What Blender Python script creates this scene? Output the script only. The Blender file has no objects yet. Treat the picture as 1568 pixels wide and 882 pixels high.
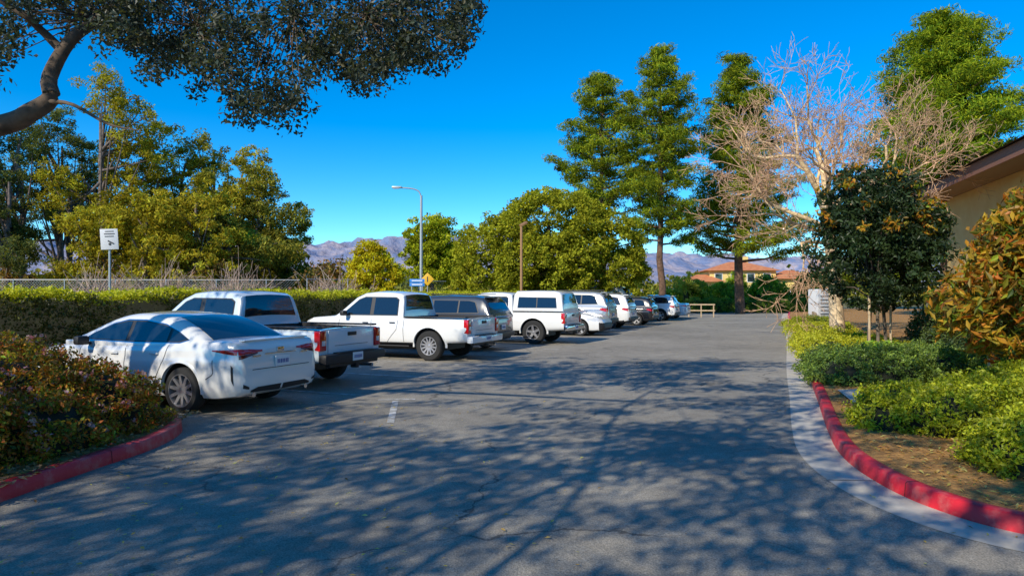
import bpy, bmesh, math, random
import numpy as np
from mathutils import Vector, Matrix
rng=np.random.default_rng(7); random.seed(7)
D=bpy.data; S=bpy.context.scene
def link(o,parent=None):
    S.collection.objects.link(o)
    if parent is not None: o.parent=parent
    return o
CH=1.75; FP=1050.0
def P(u,v,d): return np.array([(u-784)/FP*d, d, CH+(450-v)/FP*d])
R=np.array([0.40,0.917]); R/=np.linalg.norm(R); F=np.array([-R[1],R[0]])
# ------------------------------------------------------------ materials
def mat(name,col=(.5,.5,.5),rough=.6,metal=0,spec=.5,coat=0,noise=None,bump=None,trans=0):
    m=D.materials.new(name); m.use_nodes=True; nt=m.node_tree; b=nt.nodes['Principled BSDF']
    b.inputs['Base Color'].default_value=(*col,1); b.inputs['Roughness'].default_value=rough
    b.inputs['Metallic'].default_value=metal; b.inputs['Specular IOR Level'].default_value=spec
    b.inputs['Coat Weight'].default_value=coat; b.inputs['Coat Roughness'].default_value=.03
    tc=nt.nodes.new('ShaderNodeTexCoord')
    if noise:
        sc,c2,lo,hi=noise
        n=nt.nodes.new('ShaderNodeTexNoise'); n.inputs['Scale'].default_value=sc; n.inputs['Detail'].default_value=8; n.inputs['Roughness'].default_value=.65
        nt.links.new(tc.outputs['Object'],n.inputs['Vector'])
        mr=nt.nodes.new('ShaderNodeMapRange'); mr.inputs['From Min'].default_value=lo; mr.inputs['From Max'].default_value=hi
        nt.links.new(n.outputs['Fac'],mr.inputs['Value'])
        mx=nt.nodes.new('ShaderNodeMix'); mx.data_type='RGBA'
        mx.inputs['A'].default_value=(*col,1); mx.inputs['B'].default_value=(*c2,1)
        nt.links.new(mr.outputs['Result'],mx.inputs['Factor']); nt.links.new(mx.outputs['Result'],b.inputs['Base Color'])
    if bump:
        sc,st,dist=bump
        n=nt.nodes.new('ShaderNodeTexNoise'); n.inputs['Scale'].default_value=sc; n.inputs['Detail'].default_value=6
        nt.links.new(tc.outputs['Object'],n.inputs['Vector'])
        bp=nt.nodes.new('ShaderNodeBump'); bp.inputs['Strength'].default_value=st; bp.inputs['Distance'].default_value=dist
        nt.links.new(n.outputs['Fac'],bp.inputs['Height']); nt.links.new(bp.outputs['Normal'],b.inputs['Normal'])
    return m
def leafmat(name,far):
    m=D.materials.new(name); m.use_nodes=True; nt=m.node_tree; b=nt.nodes['Principled BSDF']; out=nt.nodes['Material Output']
    a=nt.nodes.new('ShaderNodeAttribute'); a.attribute_name='Col'
    if far:
        nt.nodes.remove(b); b=nt.nodes.new('ShaderNodeBsdfDiffuse'); nt.links.new(a.outputs['Color'],b.inputs['Color'])
    else:
        b.inputs['Roughness'].default_value=.45; b.inputs['Specular IOR Level'].default_value=.35
        nt.links.new(a.outputs['Color'],b.inputs['Base Color'])
    t=nt.nodes.new('ShaderNodeBsdfTranslucent')
    g=nt.nodes.new('ShaderNodeMix'); g.data_type='RGBA'; g.blend_type='MULTIPLY'; g.inputs['Factor'].default_value=1
    g.inputs['B'].default_value=(1.6,1.5,.4,1); nt.links.new(a.outputs['Color'],g.inputs['A']); nt.links.new(g.outputs['Result'],t.inputs['Color'])
    mx=nt.nodes.new('ShaderNodeMixShader'); mx.inputs[0].default_value=.35
    nt.links.new(b.outputs[0],mx.inputs[1]); nt.links.new(t.outputs[0],mx.inputs[2]); nt.links.new(mx.outputs[0],out.inputs['Surface'])
    return m
def barkmat():
    m=D.materials.new('bark'); m.use_nodes=True; nt=m.node_tree; b=nt.nodes['Principled BSDF']; b.inputs['Roughness'].default_value=.9
    a=nt.nodes.new('ShaderNodeAttribute'); a.attribute_name='Col'
    tc=nt.nodes.new('ShaderNodeTexCoord'); n=nt.nodes.new('ShaderNodeTexNoise'); n.inputs['Scale'].default_value=6; n.inputs['Detail'].default_value=8
    nt.links.new(tc.outputs['Object'],n.inputs['Vector'])
    mr=nt.nodes.new('ShaderNodeMapRange'); mr.inputs['From Min'].default_value=.3; mr.inputs['From Max'].default_value=.7; mr.inputs['To Min'].default_value=.45; mr.inputs['To Max'].default_value=1.35
    nt.links.new(n.outputs['Fac'],mr.inputs['Value'])
    vm=nt.nodes.new('ShaderNodeVectorMath'); vm.operation='SCALE'; nt.links.new(a.outputs['Color'],vm.inputs[0]); nt.links.new(mr.outputs['Result'],vm.inputs['Scale'])
    nt.links.new(vm.outputs[0],b.inputs['Base Color'])
    bp=nt.nodes.new('ShaderNodeBump'); bp.inputs['Strength'].default_value=.6; bp.inputs['Distance'].default_value=.03
    nt.links.new(n.outputs['Fac'],bp.inputs['Height']); nt.links.new(bp.outputs['Normal'],b.inputs['Normal'])
    return m
LEAF=leafmat('foliage',False); LEAFF=leafmat('foliage_matte',True); BARK=barkmat()
# ------------------------------------------------------------ fast mesh buffer (quads only)
class Buf:
    def __init__(s): s.v=[];s.q=[];s.m=[];s.c=[];s.n=0
    def add(s,v,q,mi,col):
        v=np.asarray(v,float); q=np.asarray(q,int)
        s.v.append(v); s.q.append(q+s.n); s.m.append(np.full(len(q),mi)); 
        col=np.asarray(col,float)
        if col.ndim==1: col=np.tile(col,(len(v),1))
        s.c.append(col); s.n+=len(v)
    def build(s,name,mats=(BARK,LEAF)):
        v=np.concatenate(s.v);q=np.concatenate(s.q);m=np.concatenate(s.m);c=np.concatenate(s.c)
        me=D.meshes.new(name); me.vertices.add(len(v)); me.vertices.foreach_set('co',v.ravel().astype(np.float32))
        me.loops.add(len(q)*4); me.loops.foreach_set('vertex_index',q.ravel().astype(np.int32))
        me.polygons.add(len(q)); me.polygons.foreach_set('loop_start',(np.arange(len(q))*4).astype(np.int32))
        for x in mats: me.materials.append(x)
        me.polygons.foreach_set('material_index',m.astype(np.int32))
        me.polygons.foreach_set('use_smooth',(m==0))
        me.update(calc_edges=True)
        at=me.attributes.new('Col','FLOAT_COLOR','POINT')
        cc=np.ones((len(v),4),np.float32); cc[:,:3]=c; at.data.foreach_set('color',cc.ravel())
        return link(D.objects.new(name,me))
FAR=(BARK,LEAFF)
def tube(buf,pts,rad,n=8,col=(.1,.07,.05)):
    pts=np.asarray(pts,float); k=len(pts)
    t=np.gradient(pts,axis=0); t/=np.linalg.norm(t,axis=1)[:,None]+1e-9
    ref=np.array([0,0,1.]) if abs(t[0][2])<.8 else np.array([1.,0,0])
    a=np.cross(t,ref); a/=np.linalg.norm(a,axis=1)[:,None]+1e-9; b=np.cross(t,a)
    th=np.linspace(0,2*math.pi,n,endpoint=False)
    v=pts[:,None,:]+np.asarray(rad)[:,None,None]*(np.cos(th)[None,:,None]*a[:,None,:]+np.sin(th)[None,:,None]*b[:,None,:])
    v=v.reshape(-1,3); i=np.arange(k-1)[:,None]*n; j=np.arange(n)[None,:]; j2=(j+1)%n
    q=np.stack([i+j,i+j2,i+n+j2,i+n+j],-1).reshape(-1,4)
    buf.add(v,q,0,col)
def unit(n):
    d=rng.normal(size=(n,3)); return d/np.linalg.norm(d,axis=1)[:,None]
def leaves(buf,c,size,aspect,pal,cl=None,bias=None,bw=.5,gain=1.55):
    n=len(c); nn=unit(n)
    if bias is not None: nn=nn+bw*bias; nn/=np.linalg.norm(nn,axis=1)[:,None]+1e-9
    t=np.cross(nn,unit(n)); t/=np.linalg.norm(t,axis=1)[:,None]+1e-9; b=np.cross(nn,t)
    s=size*rng.uniform(.65,1.3,n)[:,None]
    L=t*s*.5; W=b*s*.5*aspect; fold=nn*s*.08
    v=np.stack([c-L,c-L*.1+W+fold,c+L,c-L*.1-W+fold],1).reshape(-1,3)
    q=np.arange(n*4).reshape(-1,4)
    pal=np.asarray(pal,float); w=rng.dirichlet(np.ones(len(pal))*.6,n); col=w@pal
    if cl is None: cl=np.ones(n)
    col=np.minimum(col*(gain*cl*rng.uniform(.7,1.3,n))[:,None],.55)
    buf.add(v,q,1,np.repeat(col,4,0))
def clumps(buf,cc,per,cr,leaf,aspect,pal,flat=.7,outc=None,var=.3,sx=1.,gain=1.55):
    n=len(cc); cc=np.asarray(cc); cr=np.broadcast_to(cr,(n,))*rng.uniform(.7,1.35,n)
    o=unit(n*per)*(rng.uniform(0,1,n*per)**.45)[:,None]; o[:,2]*=flat; o[:,0]*=sx
    c=np.repeat(cc,per,0)+o*np.repeat(cr,per)[:,None]
    cl=np.repeat(rng.uniform(1-var,1+var,n),per)
    bias=o+np.array([0,0,.3])
    leaves(buf,c,leaf,aspect,pal,cl,bias,.9,gain)
def crown_pts(lobes,n,shell=.55,zmin=None):
    L=np.array(lobes,float); w=(L[:,3]*L[:,5]+L[:,4]*L[:,5]+L[:,3]*L[:,4]); w/=w.sum()
    i=rng.choice(len(L),n,p=w); d=unit(n); f=shell+(1-shell)*rng.uniform(0,1,n)**.6
    c=L[i,:3]+d*L[i,3:]*f[:,None]
    if zmin is not None: c=c[c[:,2]>zmin]
    return c
G_OLIVE=[(.10,.12,.012),(.28,.26,.02),(.19,.20,.015)]
G_EUC=[(.05,.075,.02),(.17,.18,.03),(.25,.20,.03)]
G_EUCD=[(.03,.05,.025),(.08,.10,.03),(.14,.13,.03)]
G_EUCY=[(.09,.11,.015),(.32,.28,.025),(.28,.20,.02)]
G_PINE=[(.02,.055,.012),(.28,.28,.015),(.11,.16,.015)]
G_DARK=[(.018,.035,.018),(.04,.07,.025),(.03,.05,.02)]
def tree(name,base,H,lobes,ncl,per,cr,leaf,pal,trunk_r=.3,bark=(.13,.1,.075),lean=(0,0),limbs=10,shell=.5,aspect=.55,fork=.35,var=.3,dark=None):
    b=Buf(); base=np.array([base[0],base[1],0.]); top=base+np.array([lean[0],lean[1],H*.8])
    t=np.linspace(0,1,8)[:,None]; wob=rng.normal(0,H*.008,(8,3)); wob[0]=0
    path=base*(1-t)+top*t+wob; tube(b,path,np.linspace(trunk_r,trunk_r*.25,8)*np.array([1.35]+[1]*7),9,bark)
    cp=crown_pts(lobes,ncl,shell)
    for c in cp[rng.choice(len(cp),min(limbs,len(cp)),replace=False)]:
        k=rng.uniform(fork,.85); p0=base*(1-k)+top*k; mid=(p0+c)/2+rng.normal(0,.3,3)
        s=np.array([0,.33,.66,1])[:,None]; pp=(1-s)**2*p0+2*s*(1-s)*mid+s**2*c
        tube(b,pp,np.linspace(trunk_r*.38,trunk_r*.06,4),5,bark)
    clumps(b,cp,per,cr,leaf,aspect,pal,var=var)
    return b.build(name,FAR)
# ------------------------------------------------------------ geometry helpers
def mesh_obj(name,verts,faces,mats,parent=None,smooth=None,mi=None):
    me=D.meshes.new(name); me.from_pydata([tuple(map(float,v)) for v in verts],[],[tuple(map(int,f)) for f in faces])
    for m in (mats if isinstance(mats,(list,tuple)) else [mats]): me.materials.append(m)
    if mi is not None: me.polygons.foreach_set('material_index',np.array(mi,np.int32))
    me.update()
    if smooth is not None:
        me.polygons.foreach_set('use_smooth',[True]*len(me.polygons)); me.set_sharp_from_angle(angle=math.radians(smooth))
    return link(D.objects.new(name,me),parent)
def box(name,c,s,m,parent=None,bev=0,rz=0,rx=0,ry=0):
    bm=bmesh.new(); bmesh.ops.create_cube(bm,size=1)
    bmesh.ops.scale(bm,vec=s,verts=bm.verts)
    if bev: bmesh.ops.bevel(bm,geom=bm.edges[:],offset=bev,segments=2,affect='EDGES',profile=.6)
    me=D.meshes.new(name); bm.to_mesh(me); bm.free(); me.materials.append(m)
    if bev:
        me.polygons.foreach_set('use_smooth',[True]*len(me.polygons)); me.set_sharp_from_angle(angle=math.radians(40))
    o=link(D.objects.new(name,me),parent); o.location=c; o.rotation_euler=(rx,ry,rz); return o
def cyl(name,p0,p1,r0,m,parent=None,r1=None,n=16):
    p0=np.array(p0,float);p1=np.array(p1,float); b=Buf(); r1=r0 if r1 is None else r1
    d=p1-p0
    tube(b,[p0,p0+d*.5,p1],[r0,(r0+r1)/2,r1],n)
    v=np.concatenate(b.v); q=[tuple(x) for x in np.concatenate(b.q)]
    q.append(tuple(range(n-1,-1,-1))); q.append(tuple(range(2*n,3*n)))
    return mesh_obj(name,v,q,m,parent,smooth=50)
def empty(name,loc=(0,0,0),rz=0):
    o=link(D.objects.new(name,None)); o.location=loc; o.rotation_euler=(0,0,rz); o.empty_display_size=.3; return o
def catmull(p,k=6):
    p=np.array(p,float); q=np.vstack([2*p[0]-p[1],p,2*p[-1]-p[-2]]); out=[]
    for i in range(1,len(q)-2):
        for t in np.linspace(0,1,k,endpoint=False):
            out.append(.5*((2*q[i])+(-q[i-1]+q[i+1])*t+(2*q[i-1]-5*q[i]+4*q[i+1]-q[i+2])*t*t+(-q[i-1]+3*q[i]-3*q[i+1]+q[i+2])*t**3))
    out.append(q[-2]); return np.array(out)
def sheet(name,poly,z,m):
    return mesh_obj(name,[(x,y,z) for x,y in poly],[tuple(range(len(poly)))],m)
def offs(path,d):
    t=np.gradient(path,axis=0); t/=np.linalg.norm(t,axis=1)[:,None]; n=np.stack([-t[:,1],t[:,0]],1); return path+n*d
def sweep(name,path,prof,m,joint=None):
    vs=[];k=len(prof)
    rows=[offs(path,o) for o,z in prof]
    for i in range(len(path)):
        for j,(o,z) in enumerate(prof): vs.append((rows[j][i][0],rows[j][i][1],z))
    fs=[(i*k+j,i*k+j+1,(i+1)*k+j+1,(i+1)*k+j) for i in range(len(path)-1) for j in range(k-1)]
    return mesh_obj(name,vs,fs,m,smooth=50)
# ------------------------------------------------------------ surfaces
def asphalt():
    m=mat('asphalt',(.115,.115,.118),.85); nt=m.node_tree; b=nt.nodes['Principled BSDF']; N=nt.nodes.new; Lk=nt.links.new
    tc=[n for n in nt.nodes if n.type=='TEX_COORD'][0]
    def noise(sc,det=6,ro=.6):
        n=N('ShaderNodeTexNoise'); n.inputs['Scale'].default_value=sc; n.inputs['Detail'].default_value=det; n.inputs['Roughness'].default_value=ro; Lk(tc.outputs['Object'],n.inputs['Vector']); return n
    def mr(src,a,bb,c,d):
        x=N('ShaderNodeMapRange'); x.inputs[1].default_value=a;x.inputs[2].default_value=bb;x.inputs[3].default_value=c;x.inputs[4].default_value=d; Lk(src,x.inputs[0]); return x.outputs[0]
    big=mr(noise(.22,5).outputs['Fac'],.35,.65,.8,1.18); mid=mr(noise(2.5,8,.7).outputs['Fac'],.35,.65,.82,1.14); fine=mr(noise(90,2).outputs['Fac'],.3,.7,.55,1.45)
    vo=N('ShaderNodeTexVoronoi'); vo.feature='DISTANCE_TO_EDGE'; vo.inputs['Scale'].default_value=.33
    nz=noise(1.3,5); ad=N('ShaderNodeMixRGB'); ad.blend_type='ADD'; ad.inputs[0].default_value=.8; Lk(tc.outputs['Object'],ad.inputs[1]); Lk(nz.outputs['Color'],ad.inputs[2]); Lk(ad.outputs[0],vo.inputs['Vector'])
    cr=mr(vo.outputs['Distance'],.002,.007,.4,1)
    crm=mr(noise(.3,2).outputs['Fac'],.46,.52,0,1)
    c2=N('ShaderNodeMix'); c2.data_type='FLOAT'; c2.inputs[2].default_value=1; Lk(crm,c2.inputs[0]); Lk(cr,c2.inputs[3])
    x=big
    for y in (mid,fine,c2.outputs[0]):
        k=N('ShaderNodeMath'); k.operation='MULTIPLY'; Lk(x,k.inputs[0]); Lk(y,k.inputs[1]); x=k.outputs[0]
    vm=N('ShaderNodeVectorMath'); vm.operation='SCALE'; vm.inputs[0].default_value=(.295,.265,.215); Lk(x,vm.inputs['Scale']); Lk(vm.outputs[0],b.inputs['Base Color'])
    bp=N('ShaderNodeBump'); bp.inputs['Strength'].default_value=.5; bp.inputs['Distance'].default_value=.01; Lk(fine,bp.inputs['Height']); Lk(bp.outputs[0],b.inputs['Normal'])
    return m
ASPH=asphalt()
GRND=mat('dry_grass_ground',(.12,.12,.03),.95,noise=(.15,(.22,.17,.07),.4,.6))
MULCH=mat('mulch',(.26,.12,.03),.95,noise=(14,(.55,.29,.08),.35,.65),bump=(30,1,.04))
CONC=mat('concrete',(.44,.40,.33),.85,noise=(3,(.58,.53,.44),.35,.65),bump=(60,.3,.01))
RED=mat('red_curb_paint',(.66,.018,.03),.5,noise=(5,(.66,.10,.09),.5,.62),bump=(25,.4,.01))
WPAINT=mat('worn_white_paint',(.58,.58,.55),.7,noise=(7,(.30,.28,.24),.42,.56))
sheet('ground',[(-5000,-800),(5000,-800),(5000,6500),(-5000,6500)],0,GRND)
rc=catmull([(24.6,61),(20.5,51),(15,36.9),(10.85,26),(6.85,16),(5.1,11.5),(4.02,8.75),(3.55,7.4),(3.38,6.4),(3.42,5.6),(3.75,4.95),(4.8,4.2),(8,3.4),(16,2.9)],8)
lc=catmull([(-12.5,12.95),(-8.4,11.15),(-5.6,9.9),(-4.8,9.5),(-4.3,8.95),(-4.08,8.3),(-4.05,7.6),(-4.15,6.9),(-4.29,5.74),(-4.4,4),(-4.6,0),(-4.8,-12)],8)
H0=np.array([-9.7,12.5])
hA=H0+R*(-1.2); hB=H0+R*48
sheet('parking_lot_asphalt',[(-14,-40),(60,-40),(60,75),(10,75),tuple(hB),tuple(hA),(-14,10)],.004,ASPH)
bedR=[tuple(p) for p in offs(rc,.12)]+[(60,2.7),(60,75),(30,75)]
sheet('planting_bed',bedR,.12,MULCH)
sheet('planting_bed',[tuple(p) for p in offs(lc,-.12)]+[(-30,-12),(-30,14)],.12,MULCH)
pr=[(0,.0),(.012,.125),(.03,.14),(.13,.14),(.15,.125),(.16,0)]
sweep('red_curb',rc,pr,RED)
sweep('red_curb',lc,[(-o,z) for o,z in pr],RED)
sweep('concrete_gutter',rc,[(-.42,.008),(.01,.009)],CONC)
jv=[];jf=[]
seg=np.linalg.norm(np.diff(rc,axis=0),axis=1); cum=np.concatenate([[0],np.cumsum(seg)])
tt=np.gradient(rc,axis=0); tt/=np.linalg.norm(tt,axis=1)[:,None]
for s in np.arange(1,cum[-1],2.4):
    x=np.interp(s,cum,rc[:,0]);y=np.interp(s,cum,rc[:,1]);a=np.array([np.interp(s,cum,tt[:,0]),np.interp(s,cum,tt[:,1])]);n=np.array([-a[1],a[0]])
    p=np.array([x,y]); k=len(jv)
    for pp,z in ((p-n*.42-a*.006,.0125),(p-n*.42+a*.006,.0125),(p+n*.002+a*.006,.0125),(p+n*.002-a*.006,.0125)): jv.append((*pp,z))
    jf.append((k,k+1,k+2,k+3))
DARKM=mat('dark_joint',(.03,.03,.03),.9)
mesh_obj('gutter_joint_line',jv,jf,DARKM)
jv=[];jf=[]
for path,sg in ((rc,1),(lc,-1)):
    sg_=np.linalg.norm(np.diff(path,axis=0),axis=1); cm_=np.concatenate([[0],np.cumsum(sg_)]); t_=np.gradient(path,axis=0); t_/=np.linalg.norm(t_,axis=1)[:,None]
    for s in np.arange(.6,cm_[-1],1.5):
        p=np.array([np.interp(s,cm_,path[:,i]) for i in (0,1)]); a=np.array([np.interp(s,cm_,t_[:,i]) for i in (0,1)]); n=np.array([-a[1],a[0]])*sg
        k=len(jv)
        for o_,z in ((-.003,.01),(.009,.128),(.03,.143),(.13,.143)):
            for w_ in (-.004,.004): q=p+n*o_+a*w_; jv.append((q[0],q[1],z))
        jf+=[(k+2*i,k+2*i+1,k+2*i+3,k+2*i+2) for i in range(3)]
mesh_obj('curb_joint',jv,jf,mat('curb_joint_dirt',(.12,.02,.02),.9))
sv=[];sf=[]
def stripe(p,d,L,w=.1,z=.009):
    p=np.array(p);d=np.array(d)/np.linalg.norm(d);n=np.array([-d[1],d[0]])*w/2;k=len(sv)
    for q in (p-n,p+d*L-n,p+d*L+n,p+n): sv.append((*q,z))
    sf.append((k,k+1,k+2,k+3))
for k in range(0,17): stripe(np.array([-2.7,11.85])+R*2.62*k,F,5.2)
stripe((-1.9,11.2),(.12,-.9),1.9,.1); stripe((-2.2,11.3),(.9,.12),.6,.1)
mesh_obj('parking_stall_markings',sv,sf,WPAINT)
sheet('concrete_pad',[(5.0,10.0),(5.45,11.5),(6.6,11.6),(5.9,10.0)],.15,CONC)
b=Buf(); n=1500
xy=np.concatenate([np.stack([rng.normal(-2.8,1.6,n//2),rng.uniform(3,11,n//2)],1),np.stack([rng.uniform(-5,6,n//2),rng.uniform(3,22,n//2)],1)])
xy=xy[(xy[:,0]>-4.0)]
c=np.c_[xy,np.full(len(xy),.02)]
leaves(b,c,.042,.5,[(.35,.22,.06),(.16,.08,.03),(.5,.4,.12)],bias=np.tile([0,0,1.],(len(c),1)),bw=3)
nb=2500; c=np.c_[rng.uniform(-5.6,-4.25,nb),rng.uniform(4.5,9.5,nb),np.full(nb,.14)]
leaves(b,c,.07,.5,[(.3,.18,.09),(.14,.07,.03),(.38,.26,.14)],bias=np.tile([0,0,1.],(nb,1)),bw=2)
b.build('fallen_leaves')
b=Buf(); nb=9000; c=np.c_[rng.uniform(3.6,9,nb),rng.uniform(4.6,15,nb),np.full(nb,.135)]
so=rc[:,1].argsort()
c=c[c[:,0]>np.interp(c[:,1],rc[so,1],rc[so,0])+.25]
leaves(b,c,.06,.35,[(.45,.24,.06),(.24,.11,.03),(.5,.34,.12)],bias=np.tile([0,0,1.],(len(c),1)),bw=2)
b.build('wood_chip_mulch')
# ------------------------------------------------------------ vehicles
GLASS=mat('car_glass',(.010,.018,.028),.02,spec=.7,coat=.6)
RUB=mat('tyre_rubber',(.018,.018,.018),.8,bump=(80,.3,.005))
BLK=mat('black_plastic',(.02,.02,.022),.5)
RIM=mat('alloy_rim',(.6,.6,.62),.3,metal=.7)
RIMD=mat('machined_dark_alloy',(.38,.38,.40),.3,metal=.6)
REDL=mat('tail_light_lens',(.55,.008,.01),.12,coat=1)
REDD=mat('dark_tail_light_lens',(.10,.004,.006),.1,coat=1)
CLR=mat('headlight_lens',(.6,.62,.65),.1,coat=1)
CHR=mat('chrome',(.6,.6,.62),.15,metal=1)
PLATE=mat('licence_plate',(.7,.72,.75),.4)
BLUE=mat('plate_lettering',(.05,.08,.3),.5)
SEAM=mat('panel_gap',(.05,.05,.055),.7)
def paint(name,c,metal=0): return mat(name,c,.22,metal=metal,coat=1,spec=.6)
WHITE=paint('white_car_paint',(.80,.80,.79)); SILV=paint('silver_car_paint',(.42,.43,.43),.4); DKG=paint('dark_grey_car_paint',(.035,.045,.06)); BLKP=paint('black_car_paint',(.01,.01,.012)); ICE=paint('pale_blue_car_paint',(.62,.70,.77)); PEARL=paint('pearl_white_car_paint',(.74,.74,.73),.05)
HP=[(0,0),(.55,0),(.86,.005),(.955,.10),(.985,.24),(.995,.38),(1.0,.52),(.998,.66),(.975,.73),(.972,.82),(.955,.92),(.925,.97),(.86,.995),(.6,1.02),(0,1.035)]
def half_prof(k=38):
    h=catmull(HP,6); d=np.concatenate([[0],np.cumsum(np.linalg.norm(np.diff(h,axis=0),axis=1))]); s=np.linspace(0,d[-1],k)
    return np.c_[np.interp(s,d,h[:,0]),np.interp(s,d,h[:,1])]
HPF=half_prof()
def clip(poly,x0,x1):
    def half(poly,f):
        out=[]
        for i in range(len(poly)):
            a=poly[i];b_=poly[(i+1)%len(poly)];fa=f(a);fb=f(b_)
            if fa>=0: out.append(a)
            if (fa>=0)!=(fb>=0):
                t=fa/(fa-fb); out.append((a[0]+t*(b_[0]-a[0]),a[1]+t*(b_[1]-a[1])))
        return out
    return half(half(poly,lambda p:p[0]-x0),lambda p:x1-p[0])
def wheel(parent,x,y,r,side,spokes=5,rim=RIM,wd=.22,rr=.66):
    prof=[(rr*r,-wd/2),(.93*r,-wd/2),(r,-wd/2+.03),(r,wd/2-.03),(.93*r,wd/2),(.72*r,wd/2+.005),(rr*r,wd/2-.005)]
    def lathe(nm,prof,m,n=36):
        vs=[];k=len(prof)
        for i in range(n):
            a=2*math.pi*i/n
            for (q,yy) in prof: vs.append((x+q*math.cos(a),y+side*yy,r+q*math.sin(a)))
        fs=[(i*k+j,i*k+j+1,((i+1)%n)*k+j+1,((i+1)%n)*k+j) for i in range(n) for j in range(k-1)]
        return mesh_obj(nm,vs,fs,m,parent,smooth=40)
    lathe('tyre',prof,RUB)
    lathe('rim_barrel',[(rr*r*1.03,wd/2+.004),(rr*r*.95,wd/2+.002),(rr*r*.92,wd/2-.05),(rr*r*.88,-.02)],rim)
    lathe('brake_well',[(rr*r*.9,.0),(.001,.0)],BLK)
    lathe('hub',[(.07,.0),(.07,wd/2-.03),(.001,wd/2-.02)],rim,16)
    vs=[];fs=[]
    for i in range(spokes):
        a=2*math.pi*i/spokes+.2; ca,sa=math.cos(a),math.sin(a); w0,w1=.035*5/spokes+.010,.022*5/spokes+.010; k=len(vs)
        for (q,w,yo) in ((.05,w0,wd/2-.025),(rr*r*.96,w1,wd/2-.006),(.05,w0,wd/2-.07),(rr*r*.96,w1,wd/2-.06)):
            for sg in (-1,1): vs.append((x+q*ca-sg*w*sa,y+side*yo,r+q*sa+sg*w*ca))
        fs+=[(k,k+1,k+3,k+2),(k+4,k+6,k+7,k+5),(k,k+2,k+6,k+4),(k+1,k+5,k+7,k+3),(k+2,k+3,k+7,k+6)]
    mesh_obj('spokes',vs,fs,rim,parent)
def car(name,sp,loc,ang):
    e=empty(name,(loc[0],loc[1],.005),ang); W=sp['W']/2; pt=sp['paint']; xr,xf=sp['xr'],sp['xf']; wb=sp['wb']; r=sp['r']
    top=np.array(sp['top']);bot=np.array(sp['bot'])
    pl=np.array(sp.get('plan',[(xr,.80),(xr+.04,.87),(xr+.10,.92),(xr+.22,.965),(xr+.6,1),(xf-1.0,1),(xf-.5,.96),(xf-.2,.87),(xf-.05,.74),(xf,.62)]))
    xs=np.unique(np.round(np.concatenate([np.linspace(xr,xr+.3,14),np.arange(xr+.3,xf-.3,.05),np.linspace(xf-.3,xf,12),top[:,0]]),4))
    def sec(x): return np.interp(x,pl[:,0],pl[:,1])*W,np.interp(x,bot[:,0],bot[:,1]),np.interp(x,top[:,0],top[:,1])
    hs_=HPF[(HPF[:,0]>.84)]
    def side_y(x,z):
        w,zb,zt=sec(x); return w*np.interp((z-zb)/(zt-zb),hs_[:,1],hs_[:,0])
    kmax=int(np.argmax(HPF[:,0])); lowp=HPF[:kmax+1]; upp=HPF[kmax:][::-1]
    def rear_x(y,z):
        for x in np.arange(xr,xr+1.2,.004):
            w,zb,zt=sec(x); a=abs(y)/w
            if a<=1 and zb+(zt-zb)*np.interp(a,lowp[:,0],lowp[:,1])<=z<=zb+(zt-zb)*np.interp(a,upp[:,0],upp[:,1]): return x
        return None
    ring=[(a,b_) for a,b_ in HPF]+[(-a,b_) for a,b_ in HPF[-2:0:-1]]; k=len(ring)
    vs=[];
    for x in xs:
        w,zb,zt=sec(x)
        for a,b_ in ring: vs.append((x,a*w,zb+b_*(zt-zb)))
    fs=[(i*k+j,(i+1)*k+j,(i+1)*k+(j+1)%k,i*k+(j+1)%k) for i in range(len(xs)-1) for j in range(k)]
    fs.append(tuple(range(k))); fs.append(tuple(range((len(xs)-1)*k+k-1,(len(xs)-1)*k-1,-1)))
    mi=[]; V=np.array(vs)
    for f in fs:
        c=V[list(f)].mean(0); mi.append(sp['region'](c[0],abs(c[1]),c[2]) if 'region' in sp else 0)
    body=mesh_obj('body',vs,fs,[pt,BLK,REDL,CLR,BLK],e,None,mi)
    bm=bmesh.new(); bm.from_mesh(body.data); bmesh.ops.recalc_face_normals(bm,faces=bm.faces); bm.to_mesh(body.data); bm.free()
    cb=bmesh.new()
    ar=r+sp.get('arch',.065)
    for x in (0,wb):
        for sd in (-1,1):
            M=Matrix.Translation((x,sd*(W-.12),r+.01))@Matrix.Rotation(math.pi/2,4,'X')
            bmesh.ops.create_cone(cb,cap_ends=True,segments=40,radius1=ar,radius2=ar,depth=.5,matrix=M)
    if 'bed' in sp:
        x0,x1,yw,z0=sp['bed']; M=Matrix.Translation(((x0+x1)/2,0,z0+1))@Matrix.Diagonal((x1-x0,2*yw,2,1)); bmesh.ops.create_cube(cb,size=1,matrix=M)
    cm=D.meshes.new('cut'); cb.to_mesh(cm); cb.free()
    for m_ in (pt,BLK,REDL,CLR,BLK): cm.materials.append(m_)
    cm.polygons.foreach_set('material_index',np.full(len(cm.polygons),4,np.int32))
    co=link(D.objects.new('cut',cm)); co.parent=e
    md=body.modifiers.new('b','BOOLEAN'); md.operation='DIFFERENCE'; md.solver='EXACT'; md.object=co
    bpy.context.view_layer.update(); dg=bpy.context.evaluated_depsgraph_get()
    nm=D.meshes.new_from_object(body.evaluated_get(dg)); body.modifiers.clear(); body.data=nm; D.objects.remove(co)
    nm.polygons.foreach_set('use_smooth',[True]*len(nm.polygons)); nm.set_sharp_from_angle(angle=math.radians(32))
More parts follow.
